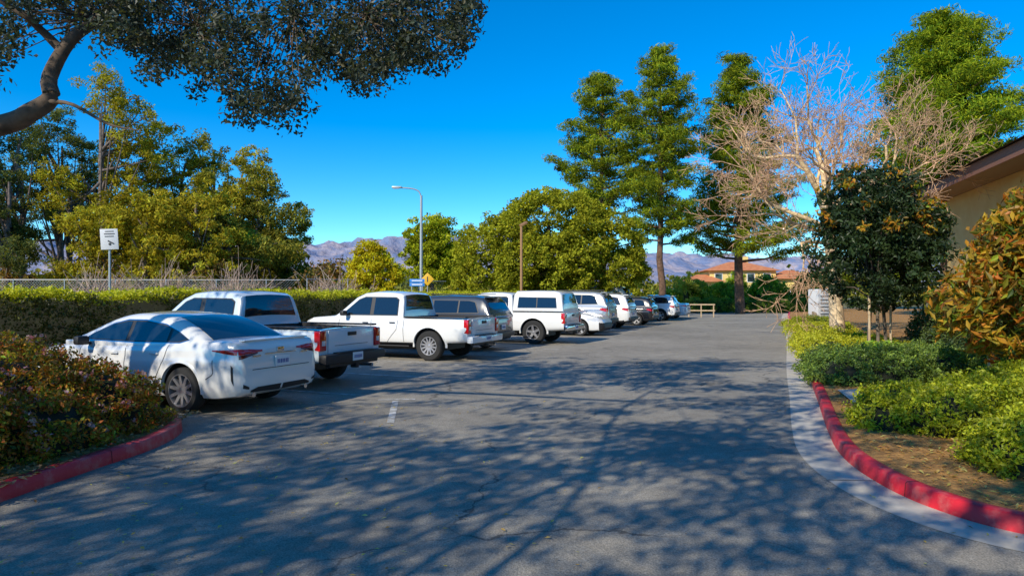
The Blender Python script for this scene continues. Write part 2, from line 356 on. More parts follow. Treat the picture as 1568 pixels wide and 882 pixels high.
    for x in (0,wb):
        for sd in (-1,1):
            lip=BLK if sp.get('blackarch') else pt
            vs=[];fs=[];n=22;kk=4
            for i in range(n+1):
                a=math.radians(-6+192*i/n)
                for q,yo in ((ar-.004,-.05),(ar-.004,.008),(ar+.025,.009),(ar+.05,-.01)):
                    px=x+q*math.cos(a); pz=r+.01+q*math.sin(a); yy=side_y(min(max(px,xr),xf),max(pz,.34)); vs.append((px,sd*(yy+yo),pz))
            for i in range(n):
                for j in range(kk-1): fs.append((i*kk+j,i*kk+j+1,(i+1)*kk+j+1,(i+1)*kk+j))
            mesh_obj('wheel_arch_lip',vs,fs,lip,e,smooth=60)
            wheel(e,x,sd*(W-.125),r,sd,sp.get('spokes',5),sp.get('rim',RIM),rr=sp.get('rr',.66))
    box('chassis',((wb)/2,0,.36),(wb+.6,1.1,.2),BLK,e)
    for g in sp['cabs']:
        prof=catmull(g['prof'],5) if g.get('smooth',True) else np.array(g['prof'],float); 
        belt=g['belt'];kt=g['k'];wbelt=W*g.get('wb',.93)
        gx=np.unique(np.round(np.concatenate([prof[:,0],np.arange(prof[0,0],prof[-1,0],.1)]),4)); gz=np.interp(gx,prof[:,0],prof[:,1])
        vs=[]
        def gy(z): return wbelt-(z-belt)*kt
        rows=[]
        for x,z in zip(gx,gz):
            z=max(z,belt+.02); rr_=min(.09,.5*(z-belt)); yc=gy(z)-.10
            h=[(wbelt,belt-.06),(gy(belt),belt),(gy(z-rr_),z-rr_),(gy(z-rr_*.45)-.012,z-rr_*.45),(gy(z)-.045,z-rr_*.12),(yc,z),(yc*.5,z+.02),(0,z+.027)]
            rows.append((z,yc))
            full=h+[(-a,b_) for a,b_ in h[-2::-1]]; kk=len(full)
            for a,b_ in full: vs.append((x,a,b_))
        fs=[(i*kk+j,i*kk+j+1,(i+1)*kk+j+1,(i+1)*kk+j) for i in range(len(gx)-1) for j in range(kk-1)]
        fs+=[tuple(range(kk))[::-1],tuple(range((len(gx)-1)*kk,len(gx)*kk))]
        mesh_obj('cabin',vs,fs,g.get('paint',pt),e,smooth=35)
        for sd in (-1,1):
            def pan(nm,poly,off,m):
                if len(poly)<3: return
                mesh_obj(nm,[(x,sd*(gy(z)+off),z) for x,z in poly],[tuple(range(len(poly)))],m,e)
            if 'dlo' in g:
                c0=np.array(g['dlo']).mean(0)
                if g.get('chrome'): pan('chrome_trim',[tuple(c0+(np.array(p)-c0)*np.array([1.015,1.10])) for p in g['dlo']],.002,CHR)
                pan('window_trim',g['dlo'],.004,BLK)
                ins=[tuple(c0+(np.array(p)-c0)*np.array([.975,.90])) for p in g['dlo']]
                for x0,x1 in g['panes']: pan('side_window',clip(ins,x0,x1),.009,GLASS)
        for nm,x0,x1 in g.get('strips',[]):
            sel=[i for i,x in enumerate(gx) if x0<=x<=x1]; vs=[];fs=[]
            for i in sel:
                z,yc=rows[i]; a=max(i-1,0);b2=min(i+1,len(gx)-1); tx,tz=gx[b2]-gx[a],gz[b2]-gz[a]; l=math.hypot(tx,tz); nx,nz=-tz/l,tx/l
                for q,hh in ((-.97,.001),(-.5,.02),(0,.027),(.5,.02),(.97,.001)): vs.append((gx[i]+nx*.008,q*yc,z+hh+nz*.008))
            for i in range(len(sel)-1):
                for j in range(4): fs.append((i*5+j,i*5+j+1,(i+1)*5+j+1,(i+1)*5+j))
            if fs: mesh_obj(nm,vs,fs,GLASS,e,smooth=60)
    sv_=[];sf_=[]
    for sd in (-1,1):
        for pts in sp.get('seams',[]):
            pts=np.array(pts,float); d=np.concatenate([[0],np.cumsum(np.linalg.norm(np.diff(pts,axis=0),axis=1))]); s=np.linspace(0,d[-1],max(3,int(d[-1]/.04)))
            pp=np.c_[np.interp(s,d,pts[:,0]),np.interp(s,d,pts[:,1])]; t=np.gradient(pp,axis=0); t/=np.linalg.norm(t,axis=1)[:,None]; n=np.c_[-t[:,1],t[:,0]]*.006
            k0=len(sv_)
            for p,q in zip(pp,n):
                for z in (p-q,p+q): sv_.append((z[0],sd*(side_y(z[0],z[1])+.003),z[1]))
            sf_+=[(k0+2*i,k0+2*i+1,k0+2*i+3,k0+2*i+2) for i in range(len(pp)-1)]
        for hx,hz in sp.get('handles',[]): box('door_handle',(hx,sd*(side_y(hx,hz)+.015),hz),(.17,.03,.03),sp.get('hndl',pt),e,.01)
        mx,mz=sp['mirror']; box('mirror',(mx,sd*(W+.09),mz),(.13,.2,.14),sp.get('mirpaint',pt),e,.04); box('mirror_arm',(mx+.02,sd*(W-.03),mz-.05),(.07,.14,.04),BLK,e,.01)
        for nm_,m_,y0,y1,lo,hi in sp.get('rear_patches',[]):
            ys=np.linspace(y0,y1,16); vs=[];nz=7
            for y in ys:
                for z in np.linspace(lo(y),hi(y),nz):
                    x=rear_x(y,z); 
                    if x is None: x=vs[-1][0]+.007 if vs else xr
                    vs.append((x-.007,sd*y,z))
            fs=[(i*nz+j,i*nz+j+1,(i+1)*nz+j+1,(i+1)*nz+j) for i in range(len(ys)-1) for j in range(nz-1)]
            mesh_obj(nm_,vs,fs,m_,e,smooth=60)
        for nm_,m_,x0,x1,lo,hi in sp.get('side_patches',[]):
            xs_=np.linspace(x0,x1,14); vs=[];nz=6
            for x in xs_:
                for z in np.linspace(lo(x),hi(x),nz): vs.append((x,sd*(side_y(x,z)+.007),z))
            fs=[(i*nz+j,i*nz+j+1,(i+1)*nz+j+1,(i+1)*nz+j) for i in range(len(xs_)-1) for j in range(nz-1)]
            mesh_obj(nm_,vs,fs,m_,e,smooth=60)
    if sv_: mesh_obj('panel_gaps',sv_,sf_,SEAM,e)
    px,pz=sp['plate']; box('licence_plate',(px,0,pz),(.012,.31,.155),PLATE,e,.003)
    for i in range(7): box('plate_text',(px-.008,-.105+i*.035,pz),(.004,.018,.06),BLUE,e)
    return e,side_y
li=lambda pts:(lambda q:float(np.interp(q,[p[0] for p in pts],[p[1] for p in pts])))
sedan=dict(W=1.84,xr=-1.08,xf=3.80,wb=2.82,r=.335,paint=PEARL,spokes=10,rim=RIMD,rr=.72,
 top=[(-1.08,.66),(-1.06,.76),(-1.03,.90),(-1.0,1.0),(-.96,1.045),(-.85,1.065),(-.4,1.06),(.3,1.02),(1.8,.97),(2.4,.98),(3.0,.90),(3.45,.80),(3.7,.68),(3.8,.5)],
 bot=[(-1.08,.40),(-1.05,.32),(-.95,.27),(-.6,.22),(3.4,.18),(3.7,.22),(3.8,.33)],
 cabs=[dict(prof=[(-.50,1.03),(-.2,1.17),(.15,1.315),(.5,1.40),(.95,1.44),(1.35,1.43),(1.7,1.355),(2.1,1.19),(2.62,.96)],belt=.99,k=.46,chrome=True,
   dlo=[(-.08,1.075),(.2,1.19),(.5,1.28),(.95,1.335),(1.35,1.335),(1.65,1.275),(2.02,1.13),(2.2,1.03),(1.0,1.015),(.1,1.03)],panes=[(-.2,.30),(.36,1.16),(1.24,2.3)],
   strips=[('rear_window',-.46,.40),('windshield',1.6,2.5)])],
 seams=[[(1.19,1.0),(1.17,.6),(1.2,.3)],[(.28,1.0),(.36,.75),(.5,.5),(.55,.3)],[(2.2,.95),(2.28,.6),(2.25,.3)],[(-.62,.80),(-.64,.6),(-.5,.52)]],
 rear_patches=[('tail_light',REDL,.36,.80,li([(.36,.905),(.8,.87)]),li([(.36,.93),(.6,.95),(.8,.955)])),('tail_light_lower',REDD,.46,.80,li([(.46,.88),(.8,.81)]),li([(.46,.90),(.8,.865)])),
   ('lower_valance',BLK,.02,.62,li([(0,.31),(.6,.33)]),li([(0,.40),(.5,.40),(.62,.36)])),('bumper_slit',BLK,.66,.76,li([(.66,.38),(.76,.40)]),li([(.66,.41),(.76,.46)]))],
 side_patches=[('tail_light',REDL,-1.0,-.60,li([(-1.0,.87),(-.60,.925)]),li([(-1.0,.955),(-.60,.94)])),('bumper_slit',BLK,-.965,-.935,li([(-.965,.44),(-.935,.52)]),li([(-.965,.70),(-.935,.74)]))],
 handles=[(.55,.86),(1.42,.84)],mirror=(2.02,1.02),plate=(-1.09,.74),mirpaint=BLK)
def reg_s(x,y,z):
    if z<.235: return 1
    if x>3.1 and y>.45 and .62<z<.74: return 3
    if x>3.6 and z<.55: return 1
    return 0
sedan['region']=reg_s
ANG=math.atan2(F[1],F[0])
def place_rear(rl,track): return (rl[0]+R[0]*track/2, rl[1]+R[1]*track/2)
e,_=car('parked_car',sedan,place_rear((-4.8,10.1),1.62),ANG)
box('trunk_emblem',(-1.045,0,.915),(.02,.14,.07),CHR,e,.008)
for sd in(-1,1): cyl('exhaust_tip',(-1.06,sd*.55,.29),(-.9,sd*.55,.29),.035,CHR,e); box('model_badge',(-1.062,sd*.5,.845),(.012,.16,.025),CHR,e,.003)
box('rear_spoiler',(-.94,0,1.07),(.10,1.34,.02),PEARL,e,.008)
box('trunk_gap',(-1.078,0,.655),(.012,1.2,.01),SEAM,e); box('rear_garnish',(-1.052,0,.865),(.014,.66,.016),CHR,e,.003)
def pickup(name,loc,paintm,r=.39,shell=False,rim=RIM,spokes=5,bumper=CHR,blackarch=False,H=1.0,ang=ANG):
    sp=dict(W=1.9,xr=-1.12,xf=4.22,wb=3.28,r=r,paint=paintm,spokes=spokes,rim=rim,rr=.6,arch=.08,
     top=[(-1.12,1.10),(.85,1.12),(2.95,1.13),(3.1,1.14),(3.8,1.09),(4.08,1.0),(4.18,.85),(4.22,.7)],bot=[(-1.12,.5),(-.6,.46),(.4,.4),(3.8,.38),(4.1,.42),(4.22,.5)],
     plan=[(-1.12,.975),(-.9,.985),(-.6,1),(3.3,1),(3.8,.97),(4.1,.87),(4.22,.75)],
     bed=(-1.03,.72,.74,.66),
     cabs=[dict(prof=[(.80,1.08),(.82,1.3),(.86,1.58),(.90,1.70),(1.0,1.755),(1.3,1.79),(1.8,1.80),(2.15,1.765),(2.4,1.66),(3.08,1.10)],belt=1.10,k=.27,smooth=False,
      dlo=[(.98,1.16),(1.0,1.60),(1.1,1.66),(2.1,1.67),(2.3,1.60),(2.72,1.25),(2.76,1.16)],panes=[(.9,1.76),(1.88,2.8)],
      strips=[('rear_window',.815,.905),('windshield',2.3,3.0)])],
     seams=[[(.76,1.1),(.77,.8),(.76,.45)],[(1.8,1.1),(1.8,.8),(1.78,.45)],[(.95,1.08),(.98,.8),(1.15,.62),(1.3,.45)],[(2.85,1.08),(2.88,.7),(2.82,.45)]],
     handles=[(1.12,.98),(1.98,.97)],mirror=(2.62,1.22),plate=(-1.295,.58),blackarch=blackarch,mirpaint=BLK,hndl=BLK,
     region=lambda x,y,z: 1 if (z<.47 or (x>4.1 and z<.9 and y<.6)) else (3 if x>3.95 and y>.55 and z>.8 else 0))
    if shell:
        sp.pop('bed')
        sp['cabs'].append(dict(prof=[(-1.08,1.1),(-1.05,1.4),(-.98,1.72),(-.9,1.80),(-.7,1.84),(0,1.85),(.7,1.84),(.77,1.75),(.79,1.1)],belt=1.11,k=.2,smooth=False,
          dlo=[(-.85,1.25),(-.8,1.62),(.6,1.64),(.62,1.25)],panes=[(-.9,-.12),(-.08,.7)],strips=[('shell_rear_window',-1.06,-.97)]))
    e,_=car(name,sp,loc,ang)
    box('tailgate',(-1.135,0,.845),(.035,1.36,.47),paintm,e,.014)
    box('tailgate_handle',(-1.158,0,1.0),(.02,.26,.07),BLK,e,.008)
    box('tailgate_recess',(-1.155,0,.80),(.006,1.0,.008),SEAM,e)
    for sd in(-1,1):
        box('tail_light',(-1.09,sd*.835,.90),(.14,.185,.36),REDL,e,.025)
        box('tail_light_reverse',(-1.163,sd*.83,.86),(.012,.09,.09),CLR,e,.004)
        box('bed_rail_cap',(-.15,sd*.835,1.135),(1.85,.17,.035),BLK,e,.012)
    box('rear_bumper',(-1.2,0,.57),(.18,1.84,.18),bumper,e,.045)
    box('bumper_step',(-1.2,0,.668),(.17,1.1,.02),BLK,e,.006)
    box('bumper_lower',(-1.18,0,.46),(.1,1.5,.09),BLK,e,.03)
    cyl('exhaust_pipe',(-1.2,-.6,.36),(-.7,-.6,.36),.035,CHR,e); box('hitch',(-1.22,0,.40),(.14,.08,.08),BLK,e,.01)
    box('running_board',(1.75,.0,.37),(2.3,1.86,.03),BLK,e,.01)
    return e
pickup('pickup_truck',place_rear((-4.42,12.7),1.65),ICE,rim=RIMD,spokes=6,bumper=BLK)
pickup('pickup_truck',place_rear((-2.13,17.95),1.65),WHITE,rim=RIM,spokes=12,bumper=WHITE)
pickup('pickup_truck',place_rear((.77,23.9),1.65),WHITE,shell=True,rim=RIMD,spokes=5,bumper=CHR,r=.41)
def suv(name,loc,pm,ang,sc=1.0,rim=RIM):
    sp=dict(W=1.86,xr=-.98,xf=3.68,wb=2.72,r=.36,paint=pm,spokes=5,rim=rim,rr=.68,
     top=[(-.98,.8),(-.95,1.0),(-.9,1.08),(.5,1.09),(2.4,1.06),(3.2,.98),(3.5,.86),(3.68,.6)],bot=[(-.98,.48),(-.9,.34),(-.6,.27),(3.2,.26),(3.6,.32),(3.68,.42)],
     cabs=[dict(prof=[(-.93,1.05),(-.86,1.25),(-.74,1.5),(-.6,1.62),(-.3,1.67),(.6,1.69),(1.3,1.67),(1.7,1.58),(2.55,1.05)],belt=1.06,k=.34,smooth=False,
       dlo=[(-.55,1.16),(-.4,1.5),(-.2,1.55),(1.4,1.57),(1.65,1.50),(2.15,1.2),(2.2,1.11)],panes=[(-.6,.15),(.2,1.05),(1.12,2.3)],strips=[('rear_window',-.9,-.64),('windshield',1.6,2.45)])],
     seams=[[(1.1,1.07),(1.1,.4)],[(.1,1.07),(.2,.75),(.42,.4)],[(2.2,1.05),(2.25,.4)]],handles=[(.35,.93),(1.32,.92)],mirror=(2.0,1.12),plate=(-1.0,.72),blackarch=True,mirpaint=pm,
     rear_patches=[('tail_light',REDL,.42,.80,li([(.42,.90),(.8,.86)]),li([(.42,.98),(.8,1.02)]))],side_patches=[('tail_light',REDL,-.9,-.62,li([(-.9,.86),(-.62,.94)]),li([(-.9,1.02),(-.62,1.0)]))],
     region=lambda x,y,z:1 if z<.40 else (3 if x>3.1 and y>.45 and .72<z<.86 else 0))
    e,_=car(name,sp,loc,ang); e.scale=(sc,1,sc)
    box('rear_bumper',(-.98,0,.5),(.12,1.6,.16),BLK,e,.04); box('roof_spoiler',(-.72,0,1.64),(.25,1.1,.03),pm,e,.01)
    for sd in (-1,1): box('roof_rail',(.4,sd*.6,1.73),(1.7,.03,.03),BLK,e,.01)
    return e
suv('parked_suv',place_rear((-1.5,20.9),1.64),DKG,ANG)
ob=ANG+math.pi
sed2=dict(sedan); sed2['rim']=RIM; sed2['spokes']=5; sed2['paint']=WHITE
fr=np.array([2.84,28.5]); car('parked_car',sed2,tuple(fr-(-F)*2.82+R*.81),ob)
suv('parked_suv',place_rear((3.3,31.0),1.66),SILV,ANG,1.1)
suv('parked_suv',place_rear((4.9,34.4),1.66),WHITE,ANG,1.03)
suv('parked_suv',place_rear((6.9,38.0),1.66),BLKP,ANG,.92)
suv('parked_suv',place_rear((9.6,44.4),1.66),WHITE,ANG,.98)
car('parked_car',sed2,place_rear((11.2,48.2),1.66),ANG)
van=dict(W=2.0,xr=-1.05,xf=4.2,wb=3.3,r=.36,paint=WHITE,spokes=5,rim=RIM,rr=.6,
 top=[(-1.05,1.18),(3.4,1.2),(3.9,1.10),(4.1,.95),(4.2,.6)],bot=[(-1.05,.4),(3.8,.3),(4.2,.42)],
 cabs=[dict(prof=[(-1.03,1.15),(-.98,2.05),(-.85,2.18),(-.5,2.22),(2.3,2.22),(2.75,2.10),(3.5,1.15)],belt=1.17,k=.12,wb=.97,smooth=False,dlo=[(1.9,1.3),(1.9,1.85),(2.6,1.85),(3.05,1.4),(3.1,1.3)],panes=[(1.8,3.2)],strips=[('windshield',2.75,3.42)])],
 seams=[[(1.8,1.15),(1.8,.4)],[(.4,1.15),(.4,.4)]],handles=[(1.95,1.0)],mirror=(3.0,1.4),plate=(-1.06,.7),mirpaint=BLK)
e,_=car('parked_van',van,(4.5,43.7),ob)
BLUL=mat('blue_lettering',(.02,.12,.4),.5)
for i,w in enumerate((.16,.1,.18,.12,.16,.1)): box('lettering',(.2+i*.27,-.92,1.85),(w,.02,.2),BLUL,e,rx=-.12)
# ------------------------------------------------------------ street furniture
GALV=mat('galvanised_steel',(.42,.44,.45),.45,metal=.5); BRZ=mat('bronze_pole_paint',(.34,.18,.08),.5); SIGNW=mat('sign_white',(.75,.75,.75),.5); SIGNY=mat('sign_yellow',(.75,.42,.02),.5); SIGNB=mat('sign_blue',(.02,.2,.6),.5); WOOD=mat('weathered_wood',(.42,.30,.18),.8,noise=(5,(.55,.42,.27),.4,.6))
e=empty('street_lamp',(-5.96,45,0))
cyl('pole',(0,0,0),(0,0,8.2),.12,GALV,e,.08)
arm=catmull([(0,0,8.0),(-.15,0,8.45),(-.6,0,8.65),(-1.4,0,8.72)],6)
bb=Buf(); tube(bb,arm,np.full(len(arm),.045),8,(.4,.4,.4)); o=bb.build('arm',(GALV,GALV)); o.parent=e
box('lamp_head',(-1.6,0,8.74),(.65,.24,.13),GALV,e,.05); box('lamp_lens',(-1.65,0,8.665),(.4,.18,.03),CLR,e,.01)
e=empty('parking_lot_light',(.52,38,0),.4)
cyl('pole',(0,0,.5),(0,0,5.5),.08,BRZ,e,.07); cyl('pole_base',(0,0,0),(0,0,.5),.2,CONC,e); box('lamp_head',(.12,0,5.62),(.42,.3,.14),BRZ,e,.03,ry=-.5)
e=empty('traffic_sign',(-12.9,22,0),.35)
cyl('post',(0,.03,0),(-.02,.03,3.75),.035,GALV,e); box('panel',(-.02,-.03,3.5),(.50,.012,.66),SIGNW,e,.004,ry=-.06)
BK=mat('sign_black',(.03,.03,.03),.5)
for i,(w,z) in enumerate(((.24,3.75),(.30,3.67),(.26,3.59))): box('text_line',(-.02,-.04,z),(w,.004,.025),BK,e,ry=-.06)
box('symbol',(.03,-.04,3.4),(.2,.004,.04),BK,e,ry=.5); box('symbol_bar',(0,-.04,3.34),(.07,.004,.07),BK,e,ry=.8)
e=empty('warning_sign',(-4.93,40,0)); cyl('post',(0,.03,0),(0,.03,2.9),.03,GALV,e); box('panel',(0,0,2.6),(.55,.012,.55),SIGNY,e,.004,ry=math.pi/4); box('symbol',(0,-.012,2.6),(.06,.006,.3),BK,e)
e=empty('direction_sign',(-5.4,39,0)); cyl('post',(-.3,.03,0),(-.3,.03,2.6),.03,GALV,e); cyl('post_b',(.3,.03,0),(.3,.03,2.6),.03,GALV,e)
for z in(2.5,2.28): box('panel',(0,0,z),(.85,.012,.19),SIGNB,e,.004); box('lettering',(0,-.01,z),(.6,.006,.06),SIGNW,e)
e=empty('wooden_railing',(14.2,51.5,0),-.2)
for x in(0,.9,1.8): box('post',(x-.9,0,.5),(.08,.08,1.0),WOOD,e)
for z in(.95,.5): box('rail',(0,-.06,z),(2.0,.04,.09),WOOD,e)
def fence(p0,p1,h,step=3):
    p0=np.array(p0,float);p1=np.array(p1,float); L=np.linalg.norm(p1-p0); e=empty('chain_link_fence',(*p0,0),math.atan2(*(p1-p0)[::-1]))
    for x in np.arange(0,L+.1,step): cyl('post',(x,0,0),(x,0,h+.05),.035,GALV,e,n=8)
    for z in(h,.1): cyl('rail',(0,0,z),(L,0,z),.025,GALV,e,n=6)
    V=[];Q=[]
    for x in np.arange(-h,L,.17):
        for sg in(1,-1):
            a=(x,0,.1) if sg==1 else (x+h,0,.1); c=(x+h,0,h) if sg==1 else (x,0,h)
            if min(a[0],c[0])<0 or max(a[0],c[0])>L: continue
            k=len(V); V+= [(a[0]-.006,.03,a[2]),(a[0]+.006,.03,a[2]),(c[0]+.006,.03,c[2]),(c[0]-.006,.03,c[2])]; Q.append((k,k+1,k+2,k+3))
    mesh_obj('wire_mesh',V,Q,GALV,e)
fence((-36,41),(-13,42),2.6); fence((-13,43.5),(-5,52),2.7)
e=empty('guard_rail',(-40,36,0))
for x in range(0,30,2): box('post',(x,.1,.6),(.12,.15,1.3),WOOD,e)
box('rail',(15,0,1.25),(32,.06,.3),GALV,e,.02)
ROADM=mat('road',(.2,.2,.19),.9,noise=(.5,(.25,.24,.22),.4,.6))
sheet('road',[(-80,26),(-12,27),(6,64),(-2,66),(-16,35),(-80,36)],.006,ROADM)
# ------------------------------------------------------------ mountains
def mountains():
    nx,ny=420,70; xs=np.linspace(-3200,4200,nx)
    def fn(x,y,seed,oct=7,sc=900):
        r_=np.random.default_rng(seed); z=0; a=1
        for o in range(oct):
            ph=r_.uniform(0,6.28,4); k=2*math.pi/sc*2**o
            z=z+a*(1-np.abs(np.sin(k*x*.5+ph[0]+.9*np.sin(k*y*.35+ph[1]))*np.cos(k*y*.33+ph[2]+.7*np.sin(k*x*.3+ph[3])))*1.6); a*=.58
        return z/2
    ys=np.linspace(2500,4300,ny); X,Y=np.meshgrid(xs,ys)
    t=(Y-2500)/1800; env=np.clip(t*1.35,0,1)**.8*(1-.30*np.clip((X-0)/900,0,1))
    Z=env*(215+130*fn(X,Y,3)+30*np.sin(X/700+1)) -10
    v=np.c_[X.ravel(),Y.ravel(),Z.ravel()]
    fs=[(i*nx+j,i*nx+j+1,(i+1)*nx+j+1,(i+1)*nx+j) for i in range(ny-1) for j in range(nx-1)]
    m=mat('hazed_mountain_chaparral',(.17,.22,.36),.95,noise=(.010,(.37,.32,.36),.42,.60),bump=(.02,.7,30))  # aerial haze painted into the bluish base colours
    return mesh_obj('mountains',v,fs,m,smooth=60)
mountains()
b=Buf(); n=800
cc=np.c_[rng.uniform(-130,90,n),rng.uniform(110,150,n),rng.uniform(0,4.6,n)]
clumps(b,cc,22,2.6,1.1,.7,G_EUC); b.build('distant_tree_line',FAR)
# ------------------------------------------------------------ trees
for (u,v,d,w,pal) in ((15,140,52,3.4,G_EUCD),(150,100,50,3.0,G_EUCY),(75,160,58,3.4,G_EUCD),(-70,120,50,4,G_EUCD),(115,210,60,3.4,G_EUCD),(10,230,47,3,G_EUCD)):
    t=P(u,v,d); H=t[2]; bx,by=t[0]+rng.normal(0,.4),d
    lobes=[(t[0]+rng.normal(0,w*.4),by+rng.normal(0,1.2),H*f,w*s,w*s,H*.10) for f,s in ((.9,.6),(.78,.85),(.64,.8),(.5,.6),(.36,.45))]
    tree('eucalyptus_tree',(bx,by),H,lobes,160,85,.6,.27,pal,.32,(.17,.13,.11),limbs=30,shell=.25,fork=.2,aspect=.32,var=.5)
for (u,v,d,w,pal) in ((200,265,50,2.8,G_EUCY),(240,225,53,3.2,G_EUC),(285,190,55,3.2,G_EUCY),(330,208,55,3.4,G_EUC),(370,215,56,2.8,G_EUCY),(225,290,45,2.8,G_EUCY),(300,270,46,3.0,G_EUCY),(395,262,54,3.0,G_EUC),(432,325,55,2.4,G_EUC),(160,290,47,3,G_EUCY),(350,300,47,2.8,G_EUC)):
    t=P(u,v,d); H=t[2]
    lobes=[(t[0]+rng.normal(0,w*.35),d+rng.normal(0,1),H*f,w*s,w*s,H*.12) for f,s in ((.9,.5),(.74,.8),(.56,.95),(.36,1.),(.2,.8))]
    tree('eucalyptus_tree',(t[0],d),H,lobes,270,62,.52,.27,pal,.3,(.18,.14,.11),limbs=14,shell=.5,fork=.2,aspect=.38,var=.5)
b=Buf(); n=460
cc=np.c_[rng.uniform(-48,-12,n),rng.uniform(44,50,n),rng.uniform(0,4.2,n)]; cc[:,2]*=.6+.35*np.sin(cc[:,0]*.9)
clumps(b,cc,55,.8,.26,.6,[(.05,.06,.02),(.16,.13,.03),(.24,.11,.05)],var=.5); b.build('roadside_brush',FAR)
def bareshrub(x,y,h):
    b=Buf()
    for i in range(60):
        d=unit(1)[0]; d[2]=abs(d[2])+.5; d/=np.linalg.norm(d); L=h*rng.uniform(.6,1); p=np.array([x,y,0.]); q=p+d*L*.5+rng.normal(0,.1,3); e_=p+d*L+rng.normal(0,.25,3)
        tube(b,[p,q,e_],[.035,.025,.012],4,(.5,.36,.26))
        for k in range(3): tube(b,[q,(q+e_)/2+rng.normal(0,.2,3),e_+rng.normal(0,.5,3)],[.018,.014,.008],3,(.52,.38,.3))
    b.build('bare_shrub')
for u,h in((150,3.5),(252,3.7),(362,3.4),(505,3.2)): t=P(u,450,39); bareshrub(t[0],39,h)
t=P(572,450,47); tree('young_oak_tree',(t[0],47),5,[(t[0]-.3,47,3.6,1.5,1.4,1.6),(t[0]+.7,47,2.9,1.2,1.2,1.4),(t[0]-1.1,47,2.4,.9,1,1.1)],190,80,.42,.2,[(.24,.19,.01),(.48,.36,.015),(.38,.32,.015)],.15,limbs=8)
t=P(662,450,56); tree('shade_tree',(t[0],56),8.8,[(t[0],56,6.3,2.3,2,2.4),(t[0]+.6,56,4.3,2.2,2,2.0),(t[0]-1,56,4.2,1.8,1.6,1.8)],280,80,.48,.25,[(.12,.16,.012),(.32,.34,.015),(.22,.23,.015)],.22,limbs=12,shell=.3,var=.45)
t=P(840,450,43); x=t[0]
tree('oak_tree',(x,43.5),8,[(x+.2,43,5.0,4.0,3.6,3.3),(x-3.2,42.5,3.7,2.7,2.8,2.9),(x+3.3,43,4.0,2.7,2.6,3.2),(x-4.4,42.5,2.4,1.7,2,1.8),(x+4.5,43,2.5,1.8,2,2),(x-.4,40.8,3.0,3,2.2,2.4),(x+.8,42,6.2,2.6,2,1.7)],1500,66,.42,.19,G_OLIVE,.4,limbs=24,shell=.82,var=.3)
def pine(name,x,y,H,h0,prof,nb,pal,clr=.6,per=70,tr=.3,bark=(.16,.09,.055),leaf=.34):
    b=Buf(); k=10; t=np.linspace(0,1,k); path=np.c_[x+rng.normal(0,.06,k),y+rng.normal(0,.06,k),t*H*.97]
    tube(b,path,np.linspace(tr,.05,k),10,bark); cc=[]
    for i in range(nb):
        f=(i+rng.uniform(0,1))/nb; f=f**.92; h=h0+(H-h0)*f; L=np.interp(f,[p[0] for p in prof],[p[1] for p in prof])*rng.uniform(.5,1.2); az=i*2.4+rng.normal(0,.3)
        d=np.array([math.cos(az),math.sin(az),0]); s=np.array([0,.35,.7,1.])
        pp=np.array([x,y,h])+d*(s*L)[:,None]; pp[:,2]+=L*(.02*s+.26*s**2)
        tube(b,pp,np.array([.09,.06,.035,.015])*tr/.3,4,bark)
        m=max(1,int(L/.75))
        for q in np.linspace(.45 if L>1.2 else .7,1,m+1):
            base_=np.array([np.interp(q,s,pp[:,j]) for j in range(3)])+rng.normal(0,.12,3); cc.append(base_)
            for sg in (-1,1):
                if rng.uniform()<.55: cc.append(base_+np.array([-d[1],d[0],.1])*sg*rng.uniform(.35,.9)*L*.33+rng.normal(0,.08,3))
    cc.append(np.array([x,y,H-.2])); clumps(b,np.array(cc),per,clr,leaf,.2,pal,flat=.55,var=.5); return b.build(name,FAR)
t=P(922,450,56); pine('pine_tree',t[0],56,19.6,8.0,[(0,5.0),(.3,3.8),(.6,2.7),(.85,2.3),(1,.7)],60,G_PINE,.62)
t=P(1012,450,53); pine('pine_tree',t[0],53,20.6,5.5,[(0,2.4),(.25,3.3),(.55,2.8),(.8,2.1),(1,.6)],80,G_PINE,.62)
t=P(1132,450,60); pine('pine_tree',t[0],60,22.2,4.5,[(0,5.2),(.2,5.0),(.5,3.7),(.8,2.5),(1,.8)],120,G_PINE,.7,tr=.42)
t=P(1447,450,47); pine('pine_tree',t[0],47,20.6,4,[(0,4.4),(.5,4.4),(.7,3.5),(.88,2.3),(1,.9)],180,[(.03,.08,.012),(.28,.30,.015),(.13,.19,.015)],.75,per=75)
t=P(1352,450,75); pine('pine_tree',t[0],75,14,2,[(0,5),(.5,4),(1,1)],60,G_PINE,.9)
